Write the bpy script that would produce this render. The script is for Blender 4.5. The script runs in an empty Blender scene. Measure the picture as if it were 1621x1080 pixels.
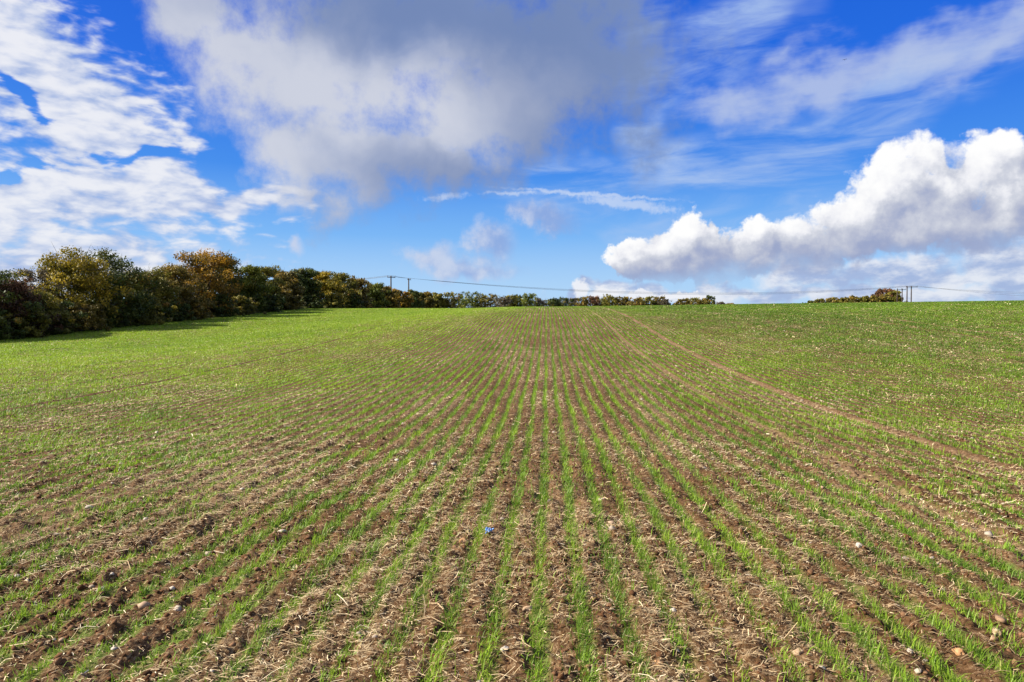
import bpy, math, random
import numpy as np
from mathutils import Matrix, Vector, Euler

C = bpy.context.scene.collection
R = math.radians
rng = np.random.default_rng(7)
random.seed(7)

# ------------------------------------------------------------------ camera
CAM = Vector((0.0, 0.0, 1.70))
YAW, PITCH = 2.89, -1.33                       # degrees; the drill rows run along +Y
FPX = 1080.0                                   # focal length in photograph pixels (1621 wide)
cam_d = bpy.data.cameras.new('camera'); cam = bpy.data.objects.new('camera', cam_d); C.objects.link(cam)
cam_d.lens = 24.0; cam_d.sensor_width = 36.0; cam_d.clip_start = 0.05; cam_d.clip_end = 9000
cam.location = CAM
cam.rotation_euler = (R(90 + PITCH), 0, R(YAW))
bpy.context.scene.camera = cam
CROT = cam.rotation_euler.to_matrix()

# ------------------------------------------------------------------ light and exposure
SUN_EL, SUN_AZ = 34.0, -97.0                   # azimuth from +Y towards +X
EXPO = 1.34
BG = 0.10
S = bpy.context.scene
S.view_settings.view_transform = 'Standard'; S.view_settings.look = 'None'
S.view_settings.exposure = EXPO; S.view_settings.gamma = 1.0
sd = bpy.data.lights.new('sun', 'SUN'); so = bpy.data.objects.new('sun', sd); C.objects.link(so)
sd.energy = 4.8; sd.angle = R(0.53); sd.color = (1.0, 0.93, 0.82)
sv = Vector((math.sin(R(SUN_AZ))*math.cos(R(SUN_EL)), math.cos(R(SUN_AZ))*math.cos(R(SUN_EL)), math.sin(R(SUN_EL))))
so.rotation_euler = sv.to_track_quat('Z', 'Y').to_euler(); so.location = sv*100

# ------------------------------------------------------------------ node helpers
class NT:
    def __init__(s, tree): s.t = tree
    def n(s, typ, **kw):
        nd = s.t.nodes.new(typ)
        for k, v in kw.items(): setattr(nd, k, v)
        return nd
    def put(s, sock, v):
        if v is None: return
        if isinstance(v, bpy.types.NodeSocket): s.t.links.new(v, sock)
        else: sock.default_value = v
    def m(s, op, a, b=None, c=None, clamp=False):
        nd = s.n('ShaderNodeMath', operation=op); nd.use_clamp = clamp
        for i, v in enumerate((a, b, c)): s.put(nd.inputs[i], v)
        return nd.outputs[0]
    def v(s, op, a, b=None, scale=None):
        nd = s.n('ShaderNodeVectorMath', operation=op)
        s.put(nd.inputs[0], a); s.put(nd.inputs[1], b)
        if scale is not None: s.put(nd.inputs['Scale'], scale)
        return nd.outputs['Value'] if op in ('LENGTH', 'DOT_PRODUCT') else nd.outputs[0]
    def noise(s, vec, scale, detail=4, rough=0.5, lac=2.0, dist=0.0, col=False, dim='3D'):
        nd = s.n('ShaderNodeTexNoise'); nd.noise_dimensions = dim
        s.put(nd.inputs['Vector'], vec)
        nd.inputs['Scale'].default_value = scale; nd.inputs['Detail'].default_value = detail
        nd.inputs['Roughness'].default_value = rough; nd.inputs['Lacunarity'].default_value = lac
        nd.inputs['Distortion'].default_value = dist
        return nd.outputs['Color'] if col else nd.outputs[0]
    def ss(s, x, lo, hi, a=0.0, b=1.0):
        nd = s.n('ShaderNodeMapRange', interpolation_type='SMOOTHSTEP')
        s.put(nd.inputs['Value'], x); s.put(nd.inputs['From Min'], lo); s.put(nd.inputs['From Max'], hi)
        nd.inputs['To Min'].default_value = a; nd.inputs['To Max'].default_value = b
        return nd.outputs[0]
    def mix(s, f, a, b, blend='MIX'):
        nd = s.n('ShaderNodeMix', data_type='RGBA', blend_type=blend)
        s.put(nd.inputs[0], f)
        s.put(nd.inputs[6], a if isinstance(a, bpy.types.NodeSocket) else (*a, 1)); s.put(nd.inputs[7], b if isinstance(b, bpy.types.NodeSocket) else (*b, 1))
        return nd.outputs[2]
    def mapping(s, vec, loc=(0,0,0), rot=0, scale=(1,1,1), typ='POINT'):
        nd = s.n('ShaderNodeMapping', vector_type=typ)
        s.put(nd.inputs[0], vec)
        nd.inputs['Location'].default_value = loc; nd.inputs['Rotation'].default_value = (0,0,rot); nd.inputs['Scale'].default_value = scale
        return nd.outputs[0]
    def xyz(s, vec):
        nd = s.n('ShaderNodeSeparateXYZ'); s.put(nd.inputs[0], vec); return nd.outputs
    def comb(s, x, y, z=0.0):
        nd = s.n('ShaderNodeCombineXYZ')
        for i, v in enumerate((x, y, z)): s.put(nd.inputs[i], v)
        return nd.outputs[0]
    def col2vec(s, c):
        nd = s.n('ShaderNodeSeparateColor'); s.put(nd.inputs[0], c)
        return s.comb(nd.outputs[0], nd.outputs[1], nd.outputs[2])
    def ramp(s, f, stops):
        nd = s.n('ShaderNodeValToRGB'); s.put(nd.inputs[0], f)
        el = nd.color_ramp.elements
        while len(el) < len(stops): el.new(0.5)
        for e, (p, c) in zip(el, stops): e.position = p; e.color = (*c, 1)
        return nd.outputs[0]

def lin(r, g, b):
    return tuple(((c/255)/12.92 if c/255 <= 0.04045 else ((c/255+0.055)/1.055)**2.4) for c in (r, g, b))

# ------------------------------------------------------------------ sky: Nishita air and clouds by compass bearing and elevation
def ray(px, py):
    d = CROT @ Vector(((px-810.5)/FPX, -(py-540.0)/FPX, -1.0))
    return d.normalized()
def azel(px, py):
    d = ray(px, py)
    return math.degrees(math.atan2(d.x, d.y)), math.degrees(math.asin(d.z))

W = bpy.data.worlds.new('World'); S.world = W; W.use_nodes = True
W.node_tree.nodes.clear()
W.cycles.sampling_method = 'NONE'                # the broad sky needs no aimed samples
w = NT(W.node_tree)
D = w.n('ShaderNodeTexCoord').outputs['Generated']
skyn = w.n('ShaderNodeTexSky', sky_type='NISHITA'); skyn.sun_disc = False; w.put(skyn.inputs[0], D)
skyn.sun_elevation = R(SUN_EL); skyn.sun_rotation = R(SUN_AZ); skyn.altitude = 100; skyn.air_density = 1.0; skyn.dust_density = 0.6; skyn.ozone_density = 2.5
dx, dy, dz = w.xyz(D)
az = w.m('MULTIPLY', w.m('ARCTAN2', dx, dy), 57.29578)
el = w.m('MULTIPLY', w.m('ARCSINE', dz), 57.29578)
P = w.comb(az, el, 0.0)
den = w.m('ADD', w.m('MAXIMUM', dz, 0.0), 0.16)
Q = w.comb(w.m('DIVIDE', dx, den), w.m('DIVIDE', dy, den), 0.0)       # a flat cloud deck overhead

def warp(vec, scale, amp, detail=3, rough=0.55):
    nz = w.col2vec(w.noise(vec, scale, detail, rough, col=True, dim='2D'))
    return w.v('ADD', vec, w.v('SCALE', w.v('SUBTRACT', nz, (0.5, 0.5, 0.5)), scale=amp*2))
def field(vec, ells, smooth=0.25):
    """soft union of tilted ellipses, given as centre, half widths (photo pixels) and tilt, laid out by bearing and elevation"""
    acc = None
    for e in ells:
        px, py, rx, ry = e[:4]; rot = e[4] if len(e) > 4 else 0.0; wt = e[5] if len(e) > 5 else 1.0
        a0, e0 = azel(px, py); a1, _ = azel(px+1, py); _, e1 = azel(px, py-1)
        mp = w.mapping(vec, (a0, e0, 0), R(rot), (rx*(a1-a0), ry*(e1-e0), 1), 'TEXTURE')
        g = w.m('SUBTRACT', 1.0, w.v('LENGTH', mp))
        if wt != 1.0: g = w.m('MULTIPLY', g, wt)
        acc = g if acc is None else w.m('SMOOTH_MAX', acc, g, smooth)
    return acc
def nz0(vec, scale, detail=5, rough=0.55, dist=0.0):                       # noise around zero
    return w.m('SUBTRACT', w.noise(vec, scale, detail, rough, dist=dist, dim='2D'), 0.5)
K = 1.0/(BG * 2**EXPO)
def cc(r, g, b):                                                       # a cloud colour as the photo shows it
    return tuple(c*K for c in lin(r, g, b))
flat = lambda vec: w.v('MULTIPLY', vec, (1, 1, 0))

# clear air, deepened a little towards the zenith as through a polariser
air = w.ramp(w.ss(el, 0.0, 34.0), [(0.0, lin(176, 212, 246)), (0.12, lin(116, 178, 243)), (0.30, lin(56, 136, 234)), (0.6, lin(10, 102, 224)), (1.0, lin(0, 86, 212))])
air = w.mix(1.0, air, (K, K, K), 'MULTIPLY')
col = w.mix(0.95, skyn.outputs[0], air)

# thin cirrus to the right
Qc = warp(w.mapping(P, (0, 0, 0), R(-24), (0.045, 0.22, 1)), 0.7, 0.5, 3)
cir = w.ss(w.noise(Qc, 1.5, 6, 0.58, dim='2D'), 0.34, 0.78)
Pw = flat(warp(P, 0.10, 4.0, 3))
cm = field(Pw, [(1220, 300, 260, 120, 10), (1130, 70, 170, 80, 20), (1400, 200, 330, 60, 22), (1000, 130, 70, 190), (1060, 300, 200, 90), (1500, 120, 240, 90, 20), (930, 300, 200, 60)], 0.3)
al = w.m('MULTIPLY', w.m('MULTIPLY', cir, w.ss(cm, 0.0, 0.5)), 0.85)
col = w.mix(al, col, cc(176, 200, 238))

# altocumulus sheet to the left
Qa = warp(w.mapping(P, (0, 0, 0), R(11), (0.26, 0.66, 1)), 0.6, 0.22, 2)
an = w.m('ADD', w.m('MULTIPLY', nz0(Qa, 0.7, 3, 0.5), 1.0), w.m('MULTIPLY', nz0(Qa, 2.0, 4, 0.5), 1.6))
am = field(Pw, [(-10, 70, 210, 160, -35), (110, 140, 170, 110, -30), (125, 202, 205, 56, -18), (60, 310, 340, 66, 0), (205, 285, 195, 40, -6), (330, 312, 170, 24, -4), (40, 400, 440, 60, 0, 0.8), (60, 440, 380, 50, 0, 0.9),
                    (-250, 250, 300, 300), (430, 318, 90, 14, -6, .7)], 0.25)
gap = field(Pw, [(40, 168, 75, 15, -15), (190, 238, 65, 13, -8), (20, 264, 110, 18, 4)], 0.1)
af = w.m('SUBTRACT', w.m('ADD', w.m('MULTIPLY_ADD', am, 1.6, 0.09), an), w.m('MULTIPLY', w.ss(w.m('ADD', gap, w.m('MULTIPLY', an, -0.7)), -0.25, 0.9), 1.2))
aa = w.m('MULTIPLY', w.ss(af, -0.05, 0.85), 0.95)
ac = w.mix(w.ss(w.m('ADD', an, w.m('MULTIPLY', am, 0.30)), -0.45, 0.6), cc(158, 180, 224), cc(240, 241, 246))
col = w.mix(aa, col, ac)

# small vapour trail
ct = field(flat(warp(P, 0.9, 0.35, 3)), [(930, 308, 165, 4.5, -5), (990, 322, 110, 12, -10), (705, 312, 45, 7, 6, .7), (810, 306, 60, 4, 0, .7)], 0.1)
ca = w.m('MULTIPLY', w.ss(w.m('ADD', ct, nz0(P, 1.8, 4, 0.65)), -0.05, 0.75), 0.66)
col = w.mix(ca, col, cc(206, 220, 244))

# long soft streak top right
st = field(flat(warp(P, 0.16, 2.4, 4)), [(1160, 165, 130, 40, 8), (1290, 140, 190, 44, 12), (1430, 100, 220, 48, 15), (1590, 60, 180, 50, 18), (1250, 90, 110, 28, 25, .5)], 0.3)
sa = w.m('MULTIPLY', w.ss(w.m('ADD', st, w.m('MULTIPLY', nz0(w.mapping(P, rot=R(-14), scale=(.45, 1.5, 1)), 0.35, 6, 0.62), 1.1)), -0.05, 0.95), 0.80)
col = w.mix(sa, col, cc(186, 200, 231))

# great soft grey cloud
Pg = flat(warp(warp(P, 0.085, 4.5, 4), 0.45, 0.8, 4))
gf = field(Pg, [(310, -20, 140, 110), (440, 100, 200, 150), (620, 40, 340, 190), (545, 262, 160, 110), (720, 180, 270, 140), (880, 90, 250, 210), (660, 268, 210, 60), (520, 320, 60, 75, 0, .8), (700, -200, 500, 250)], 0.3)
gn = nz0(P, 0.15, 8, 0.63)
ga = w.m('MULTIPLY', w.ss(w.m('ADD', gf, w.m('MULTIPLY', gn, 1.6)), -0.08, 0.66), 0.96)
gl = field(Pg, [(360, 120, 190, 170, -35), (520, 160, 220, 90, -20), (650, 175, 190, 85, 0), (450, 280, 130, 90)], 0.5)
gl = w.m('ADD', w.m('MULTIPLY', gl, 0.9), w.m('MULTIPLY', gn, 0.9))
gc = w.mix(w.ss(gl, -0.75, 0.75), cc(130, 150, 192), cc(208, 212, 224))
gd = field(Pg, [(620, 0, 280, 90), (850, 60, 200, 180), (900, 190, 170, 140), (720, 290, 200, 50)], 0.4)
gc = w.mix(w.m('MULTIPLY', w.ss(w.m('ADD', gd, gn), -0.25, 0.9), 0.5), gc, cc(104, 126, 170))
col = w.mix(ga, col, gc)

# small lilac scraps under it
smn = nz0(P, 0.4, 6, 0.6)
sm = field(flat(warp(P, 0.4, 1.3, 4)), [(688, 412, 52, 34), (778, 386, 48, 42), (735, 428, 110, 26), (858, 340, 75, 30, -18), (467, 393, 20, 18, 0, .7)], 0.3)
sma = w.m('MULTIPLY', w.ss(w.m('ADD', sm, w.m('MULTIPLY', smn, 1.0)), -0.05, 0.75), 0.8)
smc = w.mix(w.ss(w.m('ADD', w.m('ADD', smn, 0.5), w.m('MULTIPLY', az, -0.02)), 0.35, 0.85), cc(146, 170, 220), cc(206, 213, 233))
col = w.mix(sma, col, smc)

# low banks on the skyline to the right
lf = field(flat(warp(P, 0.35, 1.6, 4)), [(1280, 442, 100, 30), (1430, 430, 190, 32), (1560, 440, 160, 34), (1621, 405, 150, 46), (1120, 468, 260, 16, 0, .9), (965, 464, 50, 14), (918, 456, 18, 18), (1400, 470, 340, 20)], 0.25)
la = w.m('MULTIPLY', w.ss(w.m('ADD', lf, w.m('MULTIPLY', nz0(P, 0.45, 6, 0.58), 0.9)), -0.1, 0.6), 0.9)
lc = w.mix(w.ss(w.noise(w.mapping(P, (0, .5, 0), scale=(.7, 1.6, 1)), 0.4, 5, 0.6, dim='2D'), 0.34, 0.68), cc(164, 182, 220), cc(232, 235, 243))
col = w.mix(la, col, lc)

# white puffs low over the skyline hedge
pf = field(flat(warp(P, 0.9, 0.6, 4)), [(918, 457, 16, 17), (958, 464, 34, 11), (1015, 466, 34, 9), (1075, 470, 60, 7)], 0.2)
col = w.mix(w.m('MULTIPLY', w.ss(w.m('ADD', pf, w.m('MULTIPLY', nz0(P, 1.2, 5, 0.6), 0.7)), 0.0, 0.45), 0.92), col, cc(240, 242, 248))

# broken cloud added overhead and behind the camera, unseen, to whiten the ambient light
oc = w.m('MAXIMUM', w.ss(el, 33.0, 44.0), w.ss(w.m('ABSOLUTE', az), 52.0, 75.0))
oa = w.m('MULTIPLY', oc, w.ss(w.noise(Q, 0.9, 5, 0.6, dim='2D'), 0.34, 0.62))
col = w.mix(w.m('MULTIPLY', oa, 0.9), col, w.mix(w.noise(Q, 1.7, 3, 0.5, dim='2D'), cc(190, 196, 212), cc(246, 244, 244)))

# cumulus: the same shape is sampled again nearer to the sun, so its sunward flanks come out bright
CUM = [(1090, 368, 42, 42), (1062, 394, 60, 48), (1012, 412, 60, 40), (1112, 395, 66, 56), (1070, 430, 125, 34), (986, 422, 40, 28),
       (1196, 366, 34, 32), (1165, 398, 80, 40), (1275, 390, 120, 54), (1190, 420, 160, 26),
       (1345, 345, 90, 50), (1390, 305, 70, 56), (1430, 280, 66, 66), (1475, 248, 54, 44), (1500, 290, 66, 66), (1556, 256, 44, 54), (1590, 240, 40, 38), (1600, 295, 74, 76),
       (1480, 352, 200, 66), (1400, 374, 210, 44), (1600, 350, 160, 68), (1700, 330, 170, 130)]
def cum(vec):
    v2 = w.v('ADD', vec, w.v('SCALE', w.v('SUBTRACT', w.col2vec(w.noise(vec, 0.26, 5, 0.6, col=True, dim='2D')), (.5, .5, .5)), scale=3.2))
    vor = w.n('ShaderNodeTexVoronoi', feature='F1', voronoi_dimensions='2D'); vor.inputs['Scale'].default_value = 0.50
    vor.inputs['Detail'].default_value = 3.0; vor.inputs['Roughness'].default_value = 0.5
    w.put(vor.inputs['Vector'], v2)
    c = w.m('MULTIPLY', w.m('SUBTRACT', 0.5, vor.outputs['Distance']), 0.30)
    c = w.m('ADD', c, w.m('MULTIPLY', w.m('SUBTRACT', w.noise(vec, 0.8, 6, 0.6, dim='2D'), 0.5), 0.42))
    return w.m('ADD', field(flat(v2), CUM, 0.3), c)
c0 = cum(P); c1 = cum(w.v('ADD', P, (-1.3, 1.5, 0.0)))
b0 = azel(1000, 448)[1]; a_0 = azel(1000, 446)[0]; b1 = azel(1600, 402)[1]; a_1 = azel(1600, 398)[0]
base = w.m('ADD', b0, w.m('MULTIPLY', w.m('SUBTRACT', az, a_0), (b1-b0)/(a_1-a_0)))
hbn = w.m('ADD', w.m('SUBTRACT', el, base), w.m('MULTIPLY', nz0(P, 0.35, 5, 0.6), 2.4))   # degrees above the flat cloud base
cal = w.m('MULTIPLY', w.ss(c0, 0.0, w.ss(az, 4, 30, 0.22, 0.34)), w.ss(hbn, -1.5, 1.7))
lit = w.m('ADD', w.m('MULTIPLY', w.m('SUBTRACT', c0, c1), 0.75), w.m('MULTIPLY', w.m('SUBTRACT', 0.45, c1), 0.30))
lit = w.m('ADD', lit, w.m('MULTIPLY', nz0(P, 0.9, 5, 0.6), 0.55))
lit = w.m('ADD', lit, w.ss(hbn, -0.3, 6.0, -0.72, 0.20))
cuc = w.ramp(w.ss(lit, -0.95, 0.98), [(0.0, cc(156, 168, 202)), (0.28, cc(186, 192, 212)), (0.55, cc(208, 212, 224)), (0.80, cc(238, 239, 245)), (1.0, cc(255, 255, 255))])
def background(c):
    nd = w.n('ShaderNodeBackground'); w.put(nd.inputs[0], c); nd.inputs[1].default_value = BG; return nd.outputs[0]
mxs = w.n('ShaderNodeMixShader'); w.put(mxs.inputs[0], cal); w.put(mxs.inputs[1], background(col)); w.put(mxs.inputs[2], background(cuc))
w.put(w.n('ShaderNodeOutputWorld').inputs[0], mxs.outputs[0])

# ------------------------------------------------------------------ small numpy tools
def _hash(ix, iy, seed):
    h = (ix.astype(np.int64)*374761393 + iy.astype(np.int64)*668265263 + seed*974711) & 0xffffffff
    h = ((h ^ (h >> 13))*1274126177) & 0xffffffff
    h = h ^ (h >> 16)
    return (h & 0xffff)/65535.0
def vnoise(x, y, seed=0):
    ix = np.floor(x); iy = np.floor(y); fx = x-ix; fy = y-iy
    fx = fx*fx*fx*(fx*(fx*6-15)+10); fy = fy*fy*fy*(fy*(fy*6-15)+10)
    a = _hash(ix, iy, seed); b = _hash(ix+1, iy, seed); c = _hash(ix, iy+1, seed); d = _hash(ix+1, iy+1, seed)
    return (a*(1-fx)+b*fx)*(1-fy) + (c*(1-fx)+d*fx)*fy - 0.5
def fbm(x, y, octv=4, seed=0, gain=0.5):
    s = 0; a = 1.0
    for o in range(octv):
        s = s + a*vnoise(x*2**o + 17.3*o, y*2**o - 9.1*o, seed+o); a *= gain
    return s
def sstep(x, a, b):
    t = np.clip((x-a)/(b-a), 0, 1); return t*t*(3-2*t)

def mesh_np(name, V, F, mat, parent=None, attrs=None, smooth=False):
    V = np.asarray(V, np.float32); F = np.asarray(F, np.int32); k = F.shape[1]
    me = bpy.data.meshes.new(name)
    me.vertices.add(len(V)); me.vertices.foreach_set('co', V.ravel())
    me.loops.add(F.size); me.loops.foreach_set('vertex_index', F.ravel())
    me.polygons.add(len(F)); me.polygons.foreach_set('loop_start', np.arange(0, F.size, k, dtype=np.int32))
    if smooth: me.polygons.foreach_set('use_smooth', np.ones(len(F), bool))
    for an_, (dom, arr) in (attrs or {}).items():
        a = me.attributes.new(an_, 'FLOAT', dom); a.data.foreach_set('value', np.asarray(arr, np.float32))
    me.update(calc_edges=True)
    if mat: me.materials.append(mat)
    o = bpy.data.objects.new(name, me); C.objects.link(o); o.parent = parent
    return o
def tag(o, label=None, cat=None, group=None, kind=None):
    if label: o['label'] = label
    if cat: o['category'] = cat
    if group: o['group'] = group
    if kind: o['kind'] = kind
    return o
def empty(name, loc=(0, 0, 0), rz=0.0):
    o = bpy.data.objects.new(name, None); C.objects.link(o); o.location = loc; o.rotation_euler = (0, 0, rz); o.empty_display_size = 0.3
    return o

# ------------------------------------------------------------------ lie of the land
_py = np.array([-4000, -400, -30, 3, 6, 10, 16, 22, 30, 38, 47, 60, 75, 90, 110, 130, 200, 270, 400, 700, 1500, 4000.])
_pz = np.array([-60, -9, -.1, 0.0, 0.0, 0.0, .12, .40, .90, 1.52, 2.25, 3.02, 3.62, 4.05, 4.48, 4.85, 5.9, 6.8, 8.0, 7.0, -12, -80.])
_dy = np.array([12, 25, 45, 65, 80, 95, 110, 130.]); _dz = np.array([0, -.55, -1.75, -1.75, -1.35, -.85, -.2, 0.])
def _smooth_interp(y, ys, zs):
    # monotone-ish cubic (Catmull-Rom slopes) so that the slope has no kinks
    m = np.gradient(zs, ys)
    i = np.clip(np.searchsorted(ys, y)-1, 0, len(ys)-2)
    h = ys[i+1]-ys[i]; t = np.clip((y-ys[i])/h, 0, 1)
    return (2*t**3-3*t**2+1)*zs[i] + (t**3-2*t**2+t)*h*m[i] + (-2*t**3+3*t**2)*zs[i+1] + (t**3-t**2)*h*m[i+1]
def land(x, y):
    x = np.asarray(x, float); y = np.asarray(y, float)
    z = _smooth_interp(y, _py, _pz)
    z = z + _smooth_interp(np.clip(y, 12, 130), _dy, _dz)*sstep(-x, 3, 30)
    z = z + 0.0125*np.clip(x, 0, 400)*sstep(y, 15, 80)
    return z + 0.10*vnoise(x/14, y/14, 3)*sstep(np.hypot(x, y), 6, 20)
ROW, ROW0 = 0.25, -0.03
TRAM, TRAM0, GAUGE = 16.0, 4.55, 0.95
def tram(x):
    """1 inside a wheel mark of a tramline"""
    u = np.abs((x-TRAM0+TRAM/2) % TRAM - TRAM/2)
    return 1-sstep(np.abs(u-GAUGE) + 0.05*vnoise(x/0.3, x*0+7, 5), 0.07, 0.17)
def rowphase(x, y):
    xw = x + 0.05*vnoise(y/3.0, np.zeros_like(y), 21) + 0.02*vnoise(y/0.6, x*0, 22)
    return (xw-ROW0)/ROW
def ground_z(x, y):
    r = np.hypot(x, y); near = 1-sstep(r, 25, 60)
    ph = rowphase(x, y)
    u = np.abs(ph-np.round(ph))*2                       # 0 on the row, 1 between rows
    z = near*(0.016*sstep(u, 0.2, 0.75) - 0.006)
    z = z + near*(1-0.65*sstep(r, 7, 15))*(0.045*fbm(x/0.20, y/0.26, 4, 31, 0.58) + 0.03*fbm(x/0.07, y/0.07, 2, 37))
    z = z + tram(x)*(0.016*np.sin(y*2*np.pi/0.24 + 9*np.abs((x-TRAM0) % GAUGE)) - 0.035)*(1-sstep(r, 40, 90))      # pressed ruts with tyre lug prints
    return land(x, y) + z

# ------------------------------------------------------------------ materials
def mat(name):
    m = bpy.data.materials.new(name); m.use_nodes = True; m.node_tree.nodes.clear()
    k = NT(m.node_tree); k.out = k.n('ShaderNodeOutputMaterial'); return m, k
def principled(k, colr, rough=0.8, spec=0.2, normal=None):
    b = k.n('ShaderNodeBsdfPrincipled'); k.put(b.inputs['Base Color'], colr if isinstance(colr, bpy.types.NodeSocket) else (*colr, 1))
    k.put(b.inputs['Roughness'], rough); b.inputs['Specular IOR Level'].default_value = spec
    if normal: k.put(b.inputs['Normal'], normal)
    return b.outputs[0]
def attr(k, nm):
    a = k.n('ShaderNodeAttribute'); a.attribute_name = nm; return a.outputs['Fac']

def soil_colour(k, pos):
    n1 = k.noise(pos, 22, 6, 0.62); n2 = k.noise(pos, 3.0, 3, 0.5)
    return k.ramp(k.m('ADD', n1, k.m('MULTIPLY', k.m('SUBTRACT', n2, 0.5), 0.35)), [(0.30, (.024, .012, .005)), (0.5, (.092, .047, .019)), (0.66, (.165, .095, .046)), (0.8, (.25, .16, .088))])

def make_field_mat():
    m, k = mat('field_soil')
    pos = k.n('ShaderNodeNewGeometry').outputs['Position']
    x, y, z = k.xyz(pos)
    colr = soil_colour(k, pos)
    # straw litter
    ps = k.mapping(pos, rot=0.5, scale=(1.6, .6, 1)); ps2 = k.mapping(pos, rot=-0.8, scale=(1.7, .5, 1))
    lit1 = k.m('MAXIMUM', k.noise(ps, 55, 4, 0.6), k.noise(ps2, 48, 4, 0.6))
    patch = k.noise(k.mapping(pos, scale=(1.0, .35, 1)), 0.7, 4, 0.6)
    lf_ = k.ss(k.m('ADD', lit1, k.m('MULTIPLY', k.m('SUBTRACT', patch, 0.5), 0.5)), 0.55, 0.70)
    colr = k.mix(k.m('MULTIPLY', lf_, 0.55), colr, (.34, .25, .135))
    # low green between what the blades cover
    xw = k.m('ADD', x, k.m('MULTIPLY', k.m('SUBTRACT', k.noise(pos, 0.33, 1), 0.5), 0.06))
    fr = k.m('PINGPONG', k.m('SUBTRACT', xw, ROW0), ROW/2)
    rowm = k.ss(fr, 0.02, 0.075, 1.0, 0.0)
    gp = k.noise(k.mapping(pos, scale=(1.0, .4, 1)), 1.1, 3, 0.6)
    gf_ = k.m('MULTIPLY', rowm, k.ss(k.m('ADD', gp, k.m('MULTIPLY', k.noise(pos, 45, 3, 0.7), 0.5)), 0.62, 0.86))
    colr = k.mix(k.m('MULTIPLY', gf_, 0.7), colr, (.105, .165, .028))
    # wheel marks
    u = k.m('ABSOLUTE', k.m('SUBTRACT', k.m('PINGPONG', k.m('SUBTRACT', x, TRAM0), TRAM/2), GAUGE))
    tm = k.ss(k.m('ADD', u, k.m('MULTIPLY', k.m('SUBTRACT', k.noise(pos, 6, 3), 0.5), 0.24)), 0.05, 0.19, 1.0, 0.0)
    colr = k.mix(k.m('MULTIPLY', tm, k.ss(x, -7.0, -2.0, 0.3, 0.75)), colr, k.mix(k.ss(k.noise(pos, 18, 4, 0.7), .3, .7), (.080, .042, .019), (.28, .185, .10)))
    # rough grass far beyond the drilled rows
    far = k.ss(k.m('ABSOLUTE', k.m('SUBTRACT', x, 120)), 170, 230)
    far = k.m('MAXIMUM', far, k.m('MAXIMUM', k.ss(y, 150, 210), k.ss(x, -38.0, -42.0)))
    colr = k.mix(k.m('MULTIPLY', far, 0.8), colr, k.mix(k.noise(pos, .8, 6, .7), (.05, .085, .018), (.12, .15, .04)))
    h = k.m('ADD', k.m('MULTIPLY', k.noise(pos, 45, 7, 0.75), 0.8), k.m('MULTIPLY', lit1, 0.5))
    bp = k.n('ShaderNodeBump'); bp.inputs['Distance'].default_value = 0.03; bp.inputs['Strength'].default_value = 0.8; k.put(bp.inputs['Height'], h)
    k.put(k.out.inputs[0], principled(k, colr, 0.95, 0.1, bp.outputs[0])); return m
M_FIELD = make_field_mat()

def leafy(name, stops, transl=0.3, rough=0.6, spec=0.25):
    m, k = mat(name)
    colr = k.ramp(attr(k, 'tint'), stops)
    d = principled(k, colr, rough, spec)
    t = k.n('ShaderNodeBsdfTranslucent'); k.put(t.inputs[0], colr)
    mx = k.n('ShaderNodeMixShader'); mx.inputs[0].default_value = transl
    k.put(mx.inputs[1], d); k.put(mx.inputs[2], t.outputs[0]); k.put(k.out.inputs[0], mx.outputs[0]); return m
M_CROP = leafy('wheat_seedlings', [(0.0, (.085, .165, .014)), (0.45, (.17, .285, .020)), (0.88, (.27, .405, .020)), (1.0, (.38, .36, .10))], 0.4, 0.5, 0.3)
def plain(name, stops, rough=0.8, spec=0.2):
    m, k = mat(name); k.put(k.out.inputs[0], principled(k, k.ramp(attr(k, 'tint'), stops), rough, spec)); return m
M_STRAW = plain('straw', [(0.0, (.14, .090, .045)), (0.4, (.34, .24, .125)), (0.8, (.58, .45, .255)), (1.0, (.70, .60, .42))], 0.7, 0.25)
M_STONE = plain('flint', [(0.0, (.22, .13, .07)), (0.35, (.33, .22, .13)), (0.6, (.25, .20, .15)), (1.0, (.42, .36, .28))], 0.7, 0.3)
M_CLOD = plain('soil_clods', [(0.0, (.038, .019, .008)), (0.5, (.098, .045, .019)), (1.0, (.19, .105, .055))], 0.95, 0.1)

# ------------------------------------------------------------------ the field: one sheet, finest where the camera stands
fw = np.deg2rad(np.concatenate([np.linspace(-47, 44, 760), np.linspace(44, 313, 120)[1:-1]]))
rad = np.concatenate([[0.0001], np.linspace(0.4, 2.2, 14), np.geomspace(2.26, 70, 640), np.geomspace(71.5, 420, 110), np.geomspace(440, 6000, 40)])
A, RR = np.meshgrid(fw, rad)
GX = RR*np.sin(A); GY = RR*np.cos(A)
GZ = ground_z(GX, GY)
na, nr = len(fw), len(rad)
idx = np.arange(na*nr).reshape(nr, na); nxt = np.roll(idx, -1, axis=1)
F = np.stack([idx[:-1], idx[1:], nxt[1:], nxt[:-1]], -1).reshape(-1, 4)
fld = mesh_np('field', np.stack([GX, GY, GZ], -1).reshape(-1, 3), F[:, ::-1], M_FIELD, smooth=True)
tag(fld, kind='structure')

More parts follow.
